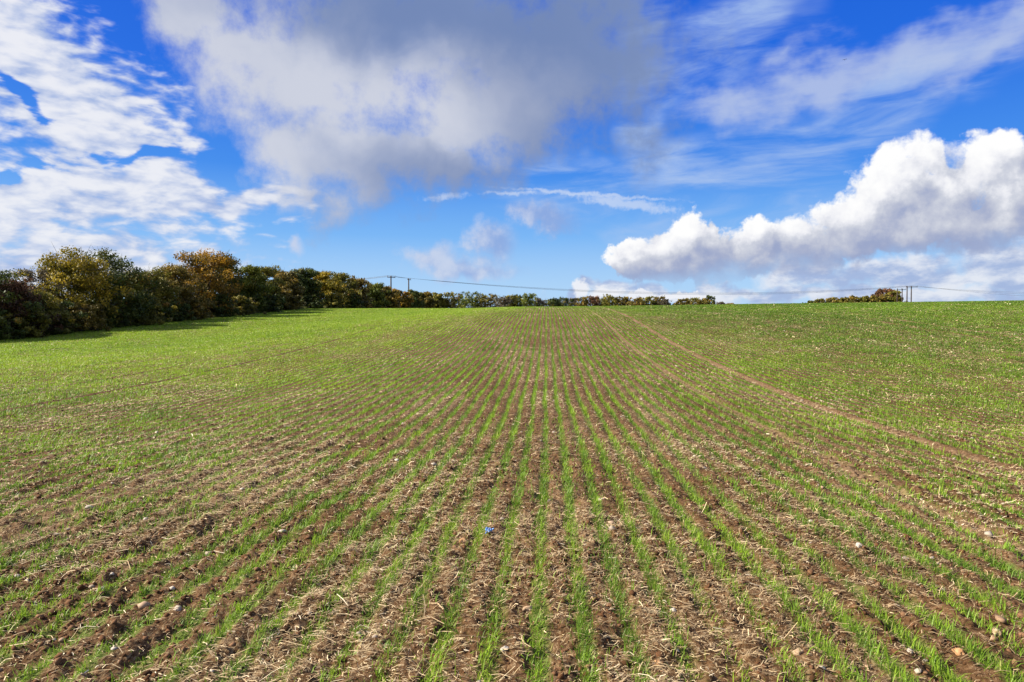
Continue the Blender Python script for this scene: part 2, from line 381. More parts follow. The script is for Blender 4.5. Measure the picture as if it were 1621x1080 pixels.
# how thick the crop stands, where straw lies
def crop_cover(x, y):
    ph = rowphase(x, y); row = np.round(ph)
    rr = _hash(row, row*0, 77)
    d = 0.70 + 0.22*sstep(-x, -1, 3)*sstep(y, 7.5, 11) + 0.14*sstep(y, 7, 13) + 0.14*sstep(y, 13, 28) + 0.14*sstep(x, 1.5, 3.5)*sstep(y, 6, 9) + 0.50*fbm(x/2.6, y/5.0, 3, 51) + (0.85-0.5*sstep(y, 7, 16)+0.5*sstep(-x, 1.0, 2.6)*(1-sstep(y, 9, 14)))*fbm(x/0.55, y/0.9, 2, 55) + 0.30*(rr-0.5)
    d = d + 0.22*np.exp(-((x-0.1)/1.3)**2) - 0.16*sstep(-x, 1.2, 3.5)*(1-sstep(y, 9, 17))
    lush = sstep(-x+0.06*y, 4, 9)*sstep(y, 14.5, 19)
    d = d + 0.55*lush                                               # lush ground to the left
    d = d - 0.4*np.exp(-((x+9.2-0.1*y)/0.8)**2)*(1-sstep(y, 22, 30))
    d = d - 0.12*sstep(y, 26, 45)*np.exp(-((x-1)/7.0)**2)
    band = fbm(x/3.5, y/26.0, 3, 61); d = d - 0.42*sstep(band, 0.16, 0.5)*(1-0.75*lush)
    return np.clip(d, 0, 1.3)*(1-np.clip(tram(x)*(1-0.55*sstep(-x, 2, 7))*(1.0+1.0*fbm(x/0.25, y/0.9, 2, 67)), 0, 1))
def in_view(x, y):
    return (x > -0.86*y-1.2) & (x < 0.76*y+1.2) & (x > -41.5) & (x < 110)

def blades(near):
    XS = []; YS = []
    y0, y1 = (1.9, 9.0) if near else (9.0, 140.0)
    edges = np.geomspace(y0, y1, 12 if near else 34)
    for a, b in zip(edges[:-1], edges[1:]):
        yc = 0.5*(a+b); dens = 560.0 if yc < 4.5 else 560.0*(4.5/yc)**0.88
        k0 = int(np.floor(max(-0.86*b-1.3, -42)/ROW)); k1 = int(np.ceil(min(0.76*b+1.3, 110)/ROW))
        n = int((k1-k0)*(b-a)*dens)
        ks = rng.integers(k0, k1+1, n); ys = rng.uniform(a, b, n)
        xs = ROW0 + ks*ROW - 0.05*vnoise(ys/3.0, np.zeros_like(ys), 21) - 0.02*vnoise(ys/0.6, ks*ROW*0, 22) + rng.normal(0, 1, n)*(0.025-0.009*sstep(ys, 7, 14))
        # some self-sown plants stand between the rows
        loose = rng.random(n) < 0.12-0.07*sstep(ys, 8, 14); xs = np.where(loose, xs + rng.uniform(-.5, .5, n)*ROW, xs)
        keep = in_view(xs, ys) & (rng.random(n) < crop_cover(xs, ys))
        XS.append(xs[keep]); YS.append(ys[keep])
    x = np.concatenate(XS); y = np.concatenate(YS); n = len(x)
    r = np.hypot(x, y); z = ground_z(x, y) - 0.006
    lush = np.clip(0.75 + 0.6*fbm(x/0.8, y/1.2, 2, 71), 0.5, 1.25)
    h = rng.uniform(0.042, 0.108, n)*lush; wd = rng.uniform(0.0026, 0.0062, n)*np.maximum(1, r/5.0)**0.96*0.95
    th = rng.uniform(0, 2*np.pi, n); lean = np.abs(rng.normal(0.25, 0.22, n)); bend = np.clip(rng.normal(0.45, 0.35, n), 0, 1.3)
    lx, ly = np.cos(th), np.sin(th); sx, sy = -ly, lx
    tint = np.clip(0.45 + 0.5*fbm(x/0.5, y/0.8, 2, 81) + 0.25*fbm(x/9, y/14, 2, 83) + rng.normal(0, 0.15, n), 0, 0.92)
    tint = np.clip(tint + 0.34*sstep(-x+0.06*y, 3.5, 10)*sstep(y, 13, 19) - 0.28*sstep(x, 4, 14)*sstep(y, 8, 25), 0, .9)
    tint = np.where(rng.random(n) < 0.035, 1.0, tint)
    c0_ = np.stack([x, y, z], -1)
    s_ = np.stack([sx, sy, 0*sx], -1)
    def sec(t):
        ang = lean + bend*t
        return c0_ + np.stack([lx*np.sin(ang)*h*t, ly*np.sin(ang)*h*t, np.cos(ang)*h*t], -1)
    if near:
        pts = [(0, 1.0), (0.55, 0.9), (1.0, 0.15)]
    else:
        pts = [(0, 1.0), (1.0, 0.35)]
    V = []
    for t, ws in pts:
        p = sec(t); V += [p - s_*(wd*ws/2)[:, None], p + s_*(wd*ws/2)[:, None]]
    V = np.stack(V, 1); m_ = V.shape[1]
    b_ = np.arange(n)[:, None]*m_
    Fs = [b_ + np.array([[2*i, 2*i+1, 2*i+3, 2*i+2]]) for i in range(len(pts)-1)]
    F = np.stack(Fs, 1).reshape(-1, 4)
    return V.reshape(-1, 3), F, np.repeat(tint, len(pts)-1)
Vn, Fn, Tn = blades(True); Vf, Ff, Tf = blades(False)
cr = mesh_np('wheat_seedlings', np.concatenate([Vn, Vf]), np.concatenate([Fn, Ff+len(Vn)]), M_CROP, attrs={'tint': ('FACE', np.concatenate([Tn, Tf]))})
tag(cr, 'young green wheat seedlings in long drilled rows across the field', 'crop', kind='stuff')

# chopped straw of the last harvest
def scatter(density, y0, y1, fall, bins=26):
    XS = []; YS = []
    for a, b in zip(*(lambda e: (e[:-1], e[1:]))(np.geomspace(y0, y1, bins))):
        yc = 0.5*(a+b); xa, xb = max(-0.86*b-1.2, -41), min(0.76*b+1.2, 110)
        n = int(density*min(1, (5/yc)**fall)*(xb-xa)*(b-a))
        x = rng.uniform(xa, xb, n); y = rng.uniform(a, b, n); k = in_view(x, y)
        XS.append(x[k]); YS.append(y[k])
    return np.concatenate(XS), np.concatenate(YS)
x, y = scatter(3000, 1.9, 120, 1.5)
ph = rowphase(x, y); u = np.abs(ph-np.round(ph))*2
pd = 0.40 - 0.22*sstep(y, 8, 14) + 1.4*fbm(x/1.1, y/1.9, 3, 91) + (0.35+0.35*sstep(y, 6, 12))*(u-0.5) + 0.5*fbm(x/0.3, y/0.3, 2, 95) + 0.12*sstep(-x, 0, 3) - 0.05*tram(x) - 0.35*sstep(-x, 5, 10)*sstep(y, 16, 21) - 0.15*sstep(-x, 0, 3)*sstep(y, 8, 12)
k = rng.random(len(x)) < np.clip(pd, 0.14, 1); x, y = x[k], y[k]; n = len(x)
r = np.hypot(x, y)
ln = np.clip(rng.lognormal(-3.6, 0.62, n), 0.012, 0.20)*np.maximum(1, r/6)**0.12; wd = rng.uniform(0.0018, 0.0046, n)*np.maximum(1, r/5)*0.95
th = np.where(rng.random(n) < .45, rng.normal(0, .5, n), rng.uniform(0, np.pi, n)); pit = rng.normal(0.0, 0.16, n); pit = np.where(rng.random(n) < 0.04, rng.uniform(0.3, 0.9, n), pit)
dirv = np.stack([np.cos(th)*np.cos(pit), np.sin(th)*np.cos(pit), np.sin(pit)], -1); side = np.stack([-np.sin(th), np.cos(th), rng.normal(0, .3, n)], -1)
cz = ground_z(x, y) + 0.004 + rng.exponential(0.006, n) + np.abs(np.sin(pit))*ln*0.42
c = np.stack([x, y, cz], -1); bow = rng.normal(0, 0.12, n)*ln
V = np.stack([c - dirv*(ln/2)[:, None] - side*(wd/2)[:, None], c - dirv*(ln/2)[:, None] + side*(wd/2)[:, None],
              c + side*(bow-wd/2)[:, None] + [0, 0, .003], c + side*(bow+wd/2)[:, None] + [0, 0, .003],
              c + dirv*(ln/2)[:, None] - side*(wd/2)[:, None], c + dirv*(ln/2)[:, None] + side*(wd/2)[:, None]], 1)
F = (np.arange(n)[:, None, None]*6 + np.array([[0, 1, 3, 2], [2, 3, 5, 4]])[None]).reshape(-1, 4)
tint = np.clip(0.42 + 0.3*fbm(x/2, y/3, 2, 99) + rng.normal(0, 0.22, n), 0, 1)
tag(mesh_np('straw_litter', V.reshape(-1, 3), F, M_STRAW, attrs={'tint': ('FACE', np.repeat(tint, 2))}), 'pale chopped straw littering the soil between the rows', 'straw', kind='stuff')

# clods and small flints: knobbly eight- and twenty-sided lumps
def lump_template():
    p = (1+5**.5)/2
    v = np.array([(-1, p, 0), (1, p, 0), (-1, -p, 0), (1, -p, 0), (0, -1, p), (0, 1, p), (0, -1, -p), (0, 1, -p), (p, 0, -1), (p, 0, 1), (-p, 0, -1), (-p, 0, 1)])/1.902
    f = np.array([(0, 11, 5), (0, 5, 1), (0, 1, 7), (0, 7, 10), (0, 10, 11), (1, 5, 9), (5, 11, 4), (11, 10, 2), (10, 7, 6), (7, 1, 8), (3, 9, 4), (3, 4, 2), (3, 2, 6), (3, 6, 8), (3, 8, 9), (4, 9, 5), (2, 4, 11), (6, 2, 10), (8, 6, 7), (9, 8, 1)])
    return v, f
LV, LF = lump_template()
def lumps(name, x, y, size, flat, mt, tint, label, cat):
    n = len(x)
    sc = np.stack([size*rng.uniform(.7, 1.35, n), size*rng.uniform(.7, 1.35, n), size*flat], -1)
    V = LV[None]*(1+rng.normal(0, .24, (n, 12, 1)))*sc[:, None, :]
    a = rng.uniform(0, 6.28, n); ca_, sa_ = np.cos(a)[:, None], np.sin(a)[:, None]
    V = np.stack([V[..., 0]*ca_-V[..., 1]*sa_ + x[:, None], V[..., 0]*sa_+V[..., 1]*ca_ + y[:, None], V[..., 2] + (ground_z(x, y)+size*flat*0.15)[:, None]], -1)
    F = (np.arange(n)[:, None, None]*12 + LF[None]).reshape(-1, 3)
    tag(mesh_np(name, V.reshape(-1, 3), F, mt, attrs={'tint': ('FACE', np.repeat(tint, 20))}, smooth=False), label, cat, kind='stuff')
x, y = scatter(1100, 1.9, 26, 1.6)
ph = rowphase(x, y); u = np.abs(ph-np.round(ph))*2
k = rng.random(len(x)) < np.clip(0.35+0.8*fbm(x/.9, y/1.2, 3, 103)+.4*(u-.5), .05, 1); x, y = x[k], y[k]; n = len(x)
lumps('soil_clods', x, y, np.clip(rng.lognormal(-5.0, .55, n), .003, .022), rng.uniform(.55, .95, n), M_CLOD, np.clip(rng.normal(.45, .25, n), 0, 1), 'brown crumbs and clods of soil between the crop rows', 'soil')
x, y = scatter(20, 1.9, 60, 1.5)
k = rng.random(len(x)) < np.clip(0.5+0.9*fbm(x/1.6, y/2, 3, 107)+.18*sstep(x, 0, 3), .05, 1)*(1-0.0*x); x, y = x[k], y[k]; n = len(x)
lumps('field_stones', x, y, np.clip(rng.lognormal(-4.3, .4, n), .006, .032)*np.maximum(1, np.hypot(x, y)/14)**.5, rng.uniform(.5, .8, n), M_STONE, rng.random(n), 'small pale flints strewn over the soil', 'stones')

# ------------------------------------------------------------------ the larger flints one can point to, and the blue scrap
def at_ground(px, py):
    d = ray(px, py); t = 1.0
    for _ in range(60):
        p = CAM + d*t; g_ = float(land(p.x, p.y)); t += (p.z-g_)/max(0.05, -d.z)*0.8
        if abs(p.z-g_) < 1e-4: break
    p = CAM + d*t; return p.x, p.y, float(ground_z(np.array([p.x]), np.array([p.y]))[0])
def stone_mat(name, a, b):
    m, k = mat(name); pos = k.n('ShaderNodeTexCoord').outputs['Object']
    n_ = k.noise(pos, 30, 5, .65); bp = k.n('ShaderNodeBump'); bp.inputs['Distance'].default_value = .01; k.put(bp.inputs['Height'], n_)
    k.put(k.out.inputs[0], principled(k, k.mix(k.ss(n_, .35, .65), a, b), .75, .25, bp.outputs[0])); return m
import bmesh
def big_stone(px, py, wpx, asp, rz, mt, label, seed):
    X, Y, Z = at_ground(px, py); s_ = wpx*math.hypot(X, Y)/FPX/2
    bm = bmesh.new(); bmesh.ops.create_icosphere(bm, subdivisions=3, radius=1)
    rs = random.Random(seed); o3 = [rs.uniform(-9, 9) for _ in range(3)]
    from mathutils import noise as mn
    for v in bm.verts:
        q = v.co.copy(); f_ = 1 + .55*mn.noise(q*1.1+Vector(o3)) + .25*mn.cell(q*1.7+Vector(o3)) + .12*mn.noise(q*3.6+Vector(o3))
        v.co = Vector((q.x*f_*s_, q.y*f_*s_*asp, q.z*f_*s_*.62))
    me = bpy.data.meshes.new('stone'); bm.to_mesh(me); bm.free(); me.polygons.foreach_set('use_smooth', [True]*len(me.polygons)); me.materials.append(mt)
    o = bpy.data.objects.new('stone', me); C.objects.link(o); o.location = (X, Y, Z+s_*.10); o.rotation_euler = (rs.uniform(-.2, .2), rs.uniform(-.2, .2), rz)
    tag(o, label, 'stone', 'larger flints lying on the soil')
M_TAN = stone_mat('tan_flint', (.28, .18, .10), (.42, .31, .19)); M_WHITE = stone_mat('white_flint', (.26, .22, .17), (.44, .39, .32)); M_ORANGE = stone_mat('orange_flint', (.26, .13, .05), (.42, .25, .12))
for a_ in [(836, 963, 18, .6, .5, M_TAN, 'tan egg shaped flint between two rows below the blue scrap', 1),
           (1264, 1036, 17, .8, .2, M_TAN, 'broad buff flint beside a grassy row near the lower right edge', 2),
           (1301, 1063, 12, .8, 1., M_WHITE, 'small white flint on bare soil nearest the lower right edge', 3),
           (1040, 1052, 13, .9, 1., M_ORANGE, 'orange flint at the foot of the central rows', 4),
           (1518, 1037, 16, .7, 2., M_ORANGE, 'orange brown flint below a tuft of wheat at the far lower right', 5),
           (799, 1036, 15, .7, .3, M_WHITE, 'grey white flint lying on straw at the bottom centre', 6),
           (1577, 1008, 16, .6, 1.2, M_TAN, 'flat buff flint on the soil at the right edge', 7),
           (733, 857, 12, .7, .4, M_ORANGE, 'rust coloured flint left of the blue scrap', 8),
           (1360, 872, 10, .8, 1.4, M_WHITE, 'pale flint among the straw in the right hand rows', 9),
           (723, 921, 10, .8, .9, M_ORANGE, 'small orange flint on the edge of a row left of centre', 10)]:
    big_stone(*a_)

def blue_scrap():
    X, Y, Z = at_ground(774, 847)
    n = 26; gx, gy = np.meshgrid(np.linspace(-1, 1, n), np.linspace(-1, 1, n))
    rr_ = np.hypot(gx, gy); a = np.arctan2(gy, gx); lim = 0.78 + 0.2*np.sin(3*a+1) + 0.1*np.sin(7*a)
    cx, cy = gx*lim*.036, gy*lim*.026
    cz = 0.018*(0.6 + 1.7*fbm(gx*1.6+5, gy*1.6, 3, 5)) + .010*np.abs(np.sin(gx*4+gy*2.5)) - .012*sstep(rr_, .7, 1.3)
    V = np.stack([cx, cy, cz], -1).reshape(-1, 3); i = np.arange(n*n).reshape(n, n)
    F = np.stack([i[:-1, :-1], i[:-1, 1:], i[1:, 1:], i[1:, :-1]], -1).reshape(-1, 4)
    m, k = mat('blue_plastic'); nn = k.noise(k.n('ShaderNodeTexCoord').outputs['Object'], 60, 3)
    k.put(k.out.inputs[0], principled(k, k.mix(nn, (.05, .15, .42), (.17, .34, .62)), .35, .5))
    o = mesh_np('plastic_scrap', V, F, m, smooth=True); o.location = (X, Y, Z+.010); o.rotation_euler = (0.25, .1, .2)
    md = o.modifiers.new('thickness', 'SOLIDIFY'); md.thickness = .0012
    tag(o, 'crumpled bright blue plastic scrap lying on straw between two rows', 'litter')
blue_scrap()

# ------------------------------------------------------------------ hedgerow trees
def bark():
    m, k = mat('bark'); pos = k.n('ShaderNodeTexCoord').outputs['Object']
    k.put(k.out.inputs[0], principled(k, k.mix(k.noise(k.mapping(pos, scale=(6, 6, 1)), 3, 4), (.035, .027, .020), (.11, .09, .07)), .9, .1)); return m
M_BARK = bark()
LEAF = {
 'gold':   leafy('gold_leaves',   [(0, (.045, .060, .010)), (.35, (.19, .155, .012)), (.7, (.36, .255, .016)), (1, (.46, .30, .03))], .35),
 'orange': leafy('orange_leaves', [(0, (.050, .052, .010)), (.4, (.16, .105, .012)), (.7, (.34, .18, .014)), (1, (.46, .25, .025))], .35),
 'red':    leafy('red_brown_leaves', [(0, (.034, .024, .012)), (.5, (.11, .050, .022)), (1, (.22, .10, .035))], .3),
 'dark':   leafy('dark_green_leaves', [(0, (.022, .036, .008)), (.5, (.060, .085, .012)), (.82, (.14, .135, .016)), (1, (.28, .15, .02))], .25),
 'green':  leafy('green_leaves', [(0, (.040, .060, .008)), (.5, (.11, .135, .014)), (1, (.24, .23, .022))], .3),
 'olive':  leafy('olive_leaves', [(0, (.050, .055, .010)), (.5, (.155, .145, .018)), (1, (.31, .24, .026))], .3),
 'brown':  leafy('brown_leaves', [(0, (.046, .044, .010)), (.5, (.15, .118, .018)), (1, (.32, .20, .026))], .3),
 'grey':   leafy('grey_twig_leaves', [(0, (.05, .045, .035)), (.6, (.13, .11, .07)), (1, (.22, .16, .07))], .3),
}
def tube(P0, P1, r0, r1, sides=5):
    P0 = np.asarray(P0, float); P1 = np.asarray(P1, float); d = P1-P0; L_ = np.linalg.norm(d)
    d = d/max(L_, 1e-6); a = np.cross(d, [0, 0, 1.0] if abs(d[2]) < .9 else [1.0, 0, 0]); a /= np.linalg.norm(a); b = np.cross(d, a)
    an = np.linspace(0, 2*np.pi, sides, endpoint=False); ring = np.cos(an)[:, None]*a + np.sin(an)[:, None]*b
    V = np.concatenate([P0 + ring*r0, P1 + ring*r1]); i = np.arange(sides); j = (i+1) % sides
    return V, np.stack([i, j, j+sides, i+sides], -1)
def join(parts):
    Vs = []; Fs = []; o = 0
    for V, F in parts: Vs.append(V); Fs.append(F+o); o += len(V)
    return np.concatenate(Vs), np.concatenate(Fs)
def tree_shape(h, wdt, leafsize, nleaf, sparse, seed, skirt=0.06, stems=4):
    """tapered stems with limbs, and leaf clumps round the limb ends; returns trunk and crown arrays with the base at the origin"""
    g_ = np.random.default_rng(seed); limbs = []; tips = []
    for s_ in range(stems):
        a = g_.uniform(0, 6.28); base_ = np.array([math.cos(a), math.sin(a), 0])*wdt*.06*g_.random()
        p = base_ - [0, 0, .3]; r0 = .014*h*g_.uniform(.7, 1.2)+.03
        top = np.array([math.cos(a)*wdt*.24*g_.random(), math.sin(a)*wdt*.24*g_.random(), h*g_.uniform(.72, .9)])
        segs = 5; prev = p; pr = r0
        for q in range(1, segs+1):
            t = q/segs; cur = base_*(1-t) + top*t + g_.normal(0, .03*h*.5, 3)*[1, 1, .3]; rr_ = r0*(1-.8*t)
            limbs.append(tube(prev, cur, pr, rr_)); 
            if q >= 1:
                for _ in range(3):
                    b = g_.uniform(0, 6.28); zf = (cur[2]/h); reach = wdt*.5*math.sqrt(max(.10, 1-(max(0, zf-.42)/.6)**2))*g_.uniform(.55, 1.0)
                    e = np.array([math.cos(b)*reach, math.sin(b)*reach, min(h*.97, cur[2] + h*g_.uniform(-.12, .16))])
                    e[2] = max(e[2], h*skirt)
                    limbs.append(tube(cur, e, rr_*.55+.01, .008+.0012*h, 4)); tips.append(e)
            prev, pr = cur, rr_
        tips.append(top)
        for _ in range(4):                                   # whippy leaders that break the outline
            e = top + np.array([g_.normal(0, wdt*.10), g_.normal(0, wdt*.10), g_.uniform(.03, .14)*h]); e[2] = min(e[2], h*1.03)
            limbs.append(tube(top, e, .03, .010, 3)); tips.append(e)
    tips = np.array(tips)
    for _ in range(170):                                      # bare twigs through the outside of the crown
        t0 = tips[g_.integers(0, len(tips))]; out = np.array([t0[0], t0[1], .55*h*max(.2, t0[2]/h)]); out = out/np.linalg.norm(out) + g_.normal(0, .35, 3)
        limbs.append(tube(t0, t0 + out*g_.uniform(.05, .15)*min(h, wdt), .020+.0002*h, .007, 3))
    # leaf clumps
    nc = int(len(tips)*(1.3 if sparse < .5 else .8))
    cc_ = tips[g_.integers(0, len(tips), nc)] + g_.normal(0, .05*h, (nc, 3))*[1, 1, .7]
    low = np.stack([g_.normal(0, wdt*.26, nc), g_.normal(0, wdt*.26, nc), g_.uniform(skirt, .72, nc)*h], -1)
    cc_ = np.concatenate([cc_, low]); cr_ = g_.uniform(.07, .15, len(cc_))*min(h, wdt*1.1)*(1-.35*sparse)
    ctint = g_.normal(0, .17, len(cc_))
    ci = g_.choice(len(cc_), nleaf, p=cr_**2/np.sum(cr_**2))
    d = g_.normal(0, 1, (nleaf, 3)); d /= np.linalg.norm(d, axis=1)[:, None]
    rad_ = g_.random(nleaf)**.45
    pos = cc_[ci] + d*(cr_[ci]*rad_)[:, None]*[1.1, 1.1, .8]; pos[:, 2] = np.maximum(pos[:, 2], .05)
    s1 = g_.normal(0, 1, (nleaf, 3)); s1 /= np.linalg.norm(s1, axis=1)[:, None]; s2 = np.cross(s1, d); s2 /= np.maximum(np.linalg.norm(s2, axis=1), 1e-3)[:, None]
    sz = leafsize*g_.uniform(.45, 1.45, nleaf)[:, None]
    V = np.stack([pos - s1*sz*.6, pos + s2*sz*.38, pos + s1*sz*.6, pos - s2*sz*.38], 1).reshape(-1, 3)
    F = np.arange(nleaf*4).reshape(-1, 4)
    side_ = .16*vnoise(pos[:, 0]/(.35*wdt)+seed, pos[:, 2]/(.3*h), seed)*2
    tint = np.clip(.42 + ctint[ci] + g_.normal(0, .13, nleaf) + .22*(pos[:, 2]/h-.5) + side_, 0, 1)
    return join(limbs), (V, F, tint)
def xz(px, py, X=None, Y=None):
    d = ray(px, py); t = (X/d.x) if X is not None else (Y/d.y); p = CAM + d*t; return p
def put_tree(name, px, ytop, wpx, kind, label, cat, group, X=None, Y=None, sparse=0.0, n=2600, jit=0.0, skirt=.05, stems=4, seed=None):
    p = xz(px, ytop, X, Y); bx_, by_ = p.x, p.y
    gz_ = float(land(bx_, by_)); h = max(1.5, p.z-gz_); dist = math.hypot(bx_, by_); wdt = wpx*dist/FPX
    sd_ = seed or int(px*13+ytop*7)
    (tv, tf), (cv, cf_, ct_) = tree_shape(h, wdt, max(.115, .0021*dist)*(1 if sparse < .5 else .75), int(n*(1-.65*sparse)), sparse, sd_, skirt, stems)
    o = empty(name, (bx_, by_, gz_)); tag(o, label, cat, group)
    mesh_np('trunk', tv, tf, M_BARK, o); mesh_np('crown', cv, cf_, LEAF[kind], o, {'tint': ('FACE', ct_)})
    return o
HG = 'trees and bushes of the tall hedgerow left of the field'
HX = -44.0
HEDGE = [  # px, top, width, leaves, sparse, label
 (-45, 425, 95, 'dark', 0, 'dark green tree cut by the left edge of the picture'),
 (12, 440, 75, 'red', 0, 'dark red brown bush at the left end of the hedge'),
 (62, 420, 60, 'grey', .8, 'thinly leaved grey twiggy tree behind the red brown bush'),
 (112, 398, 92, 'gold', 0, 'tall golden green tree near the left end of the hedge'),
 (170, 403, 92, 'dark', 0, 'tall dark green tree with orange tips beside the golden tree'),
 (45, 458, 80, 'olive', 0, 'low olive bush in front of the twiggy grey tree'),
 (234, 418, 62, 'olive', .15, 'olive tree right of the tall dark green tree'),
 (272, 422, 62, 'brown', 0, 'brown tinged tree left of the bright orange tree'),
 (322, 395, 76, 'orange', 0, 'bright orange autumn tree, tallest in the middle of the hedge'),
 (352, 408, 58, 'dark', 0, 'dark green tree tucked behind the bright orange tree'),
 (388, 420, 52, 'green', 0, 'green tree just right of the bright orange tree'),
 (417, 420, 46, 'olive', .45, 'twiggy olive tree with bare top past the orange tree'),
 (447, 428, 48, 'brown', 0, 'rusty brown bush between two twiggy topped trees'),
 (478, 424, 46, 'dark', .2, 'dark green tree with thin leading shoot in mid hedge'),
 (507, 427, 52, 'gold', 0, 'yellow green rounded tree in the middle of the hedge'),
 (540, 431, 46, 'olive', .2, 'olive tree right of the yellow green rounded tree'),
 (566, 438, 42, 'brown', 0, 'orange brown bush where the hedge starts to dip'),
 (591, 446, 38, 'green', 0, 'green bush left of the first utility pole'),
 (612, 452, 34, 'brown', 0, 'brown bush at the foot of the first utility pole'),
 (633, 456, 32, 'orange', .1, 'orange bush between the two utility poles'),
 (652, 458, 30, 'dark', 0, 'dark green bush at the foot of the second utility pole'),
 (672, 460, 28, 'brown', .1, 'brown bush right of the second utility pole'),
 (692, 462, 28, 'olive', 0, 'olive bush at the far end of the tall hedge'),
]
for i, (px, ty, wp, kd, sp, lb) in enumerate(HEDGE):
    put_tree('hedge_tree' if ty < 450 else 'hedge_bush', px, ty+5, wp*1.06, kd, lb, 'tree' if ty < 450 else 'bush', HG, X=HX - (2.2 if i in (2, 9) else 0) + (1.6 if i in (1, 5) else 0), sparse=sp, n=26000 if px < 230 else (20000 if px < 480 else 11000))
# undergrowth along the foot of the hedge
UG = 'low bushes along the foot of the tall hedge'
ordn = ['first', 'second', 'third', 'fourth', 'fifth', 'sixth', 'seventh', 'eighth', 'ninth', 'tenth', 'eleventh', 'twelfth', 'thirteenth', 'fourteenth', 'fifteenth', 'sixteenth', 'seventeenth', 'eighteenth', 'nineteenth', 'twentieth', 'twenty first', 'twenty second', 'twenty third', 'twenty fourth', 'twenty fifth', 'twenty sixth', 'twenty seventh', 'twenty eighth', 'twenty ninth', 'thirtieth']
for i, px in enumerate([-20, 28, 78, 128, 178, 224, 266, 306, 346, 384, 420, 455, 490, 524, 556]):
    t = ((865-px)/865); base_y = np.interp(px, [0, 135, 210, 260, 345, 430, 520, 700], [528, 519, 512, 508, 500, 489, 488, 488])
    put_tree('low_bush', px, base_y-44*t-4*(i % 3), 58*t+12, ['dark', 'olive', 'dark', 'brown'][i % 4], 'low shady bush at the hedge foot, %s from the left' % ordn[i], 'bush', UG, X=HX+2.0+.5*(i % 2), n=8000, skirt=.0, stems=3, seed=900+i)

# rough grass margin under the hedge
M_ROUGH = leafy('rough_grass', [(0, (.05, .075, .015)), (.5, (.13, .14, .03)), (1, (.34, .27, .12))], .3)
n = 30000
y = rng.uniform(42, 140, n); x = -41.6 - np.abs(rng.normal(0, .75, n)) + .5*vnoise(y/3, y*0, 201); h = rng.uniform(.18, .62, n)*(.7+.8*np.clip(vnoise(y/2.2, x, 203)+.4, 0, 1)); wd = rng.uniform(.02, .05, n)
th = rng.uniform(0, 6.28, n); z = land(x, y); lean = rng.normal(0, .25, (n, 2))*h[:, None]
c = np.stack([x, y, z-.03], -1); sd2 = np.stack([np.cos(th), np.sin(th), 0*th], -1)*wd[:, None]/2; tp = c + np.stack([lean[:, 0], lean[:, 1], h], -1)
V = np.stack([c-sd2, c+sd2, tp+sd2*.3, tp-sd2*.3], 1).reshape(-1, 3)
tag(mesh_np('rough_grass', V, np.arange(4*n).reshape(-1, 4), M_ROUGH, attrs={'tint': ('FACE', np.clip(.45+.5*vnoise(y/1.5, x*2, 205)+rng.normal(0, .2, n), 0, 1))}), 'uneven strip of rough grass under the tall hedge', 'grass', kind='stuff')

# low hedge across the skyline
FG = 'bushes of the low hedge along the skyline'
FAR = [(709, 464, 26, 'olive', .1), (726, 466, 24, 'brown', .4), (742, 463, 26, 'green', .3), (760, 467, 22, 'olive', .3), (779, 466, 30, 'brown', .1), (797, 469, 22, 'grey', .4), (808, 470, 20, 'olive', 0), (823, 467, 24, 'dark', 0), (839, 466, 22, 'green', 0), (852, 473, 16, 'grey', .6), (862, 474, 16, 'grey', .7), (876, 473, 18, 'dark', 0), (893, 472, 22, 'dark', .1), (908, 473, 18, 'grey', .5), (922, 472, 20, 'brown', .3), (937, 469, 22, 'red', .2), (952, 470, 20, 'brown', .1), (964, 467, 18, 'olive', .2), (978, 471, 18, 'brown', .2), (992, 472, 20, 'brown', .2), (1008, 471, 22, 'brown', .1), (1024, 470, 24, 'olive', .2), (1042, 470, 22, 'brown', .1), (1053, 474, 12, 'grey', .6), (1080, 474, 24, 'brown', 0), (1095, 472, 26, 'olive', 0), (1110, 473, 20, 'brown', 0), (1123, 470, 16, 'dark', .1), (1140, 478, 14, 'grey', .3), (1154, 481, 14, 'brown', .2)]
CN = {'olive': 'olive', 'brown': 'brown', 'green': 'mid green', 'grey': 'thin greyish', 'dark': 'dark green', 'red': 'reddish', 'orange': 'orange'}
for i, (px, ty, wp, kd, sp) in enumerate(FAR):
    put_tree('skyline_bush', px, ty, wp*1.25, kd, '%s bush, %s from the left in the low hedge on the skyline' % (CN[kd], ordn[i]), 'bush', FG, Y=276 + 6*math.sin(i*2.1), sparse=sp*.8, n=1500, skirt=.0, stems=4)
# clipped hedge by the paired poles
RG = 'bushes of the short hedge left of the paired poles'
RH = [(1283, 476, 20, 'dark'), (1298, 475, 24, 'olive'), (1314, 473, 26, 'brown'), (1330, 472, 26, 'olive'), (1346, 470, 24, 'brown'), (1360, 471, 24, 'olive'), (1374, 470, 24, 'olive'), (1388, 466, 28, 'brown')]
for i, (px, ty, wp, kd) in enumerate(RH):
    put_tree('skyline_bush', px, ty, wp*1.3, kd, '%s bush, %s from the left in the short hedge at right' % (CN[kd], ordn[i]), 'bush', RG, Y=322, n=1800, skirt=0, stems=3)
put_tree('wind_shaped_tree', 1402, 459, 38, 'red', 'rounded wind shaped red brown tree beside the paired poles', 'tree', None, Y=325, n=4200, skirt=0, stems=5)
put_tree('wind_shaped_tree', 1413, 463, 22, 'olive', 'olive bush directly behind the first pair of poles', 'tree', None, Y=321, n=2200, skirt=0, stems=4)

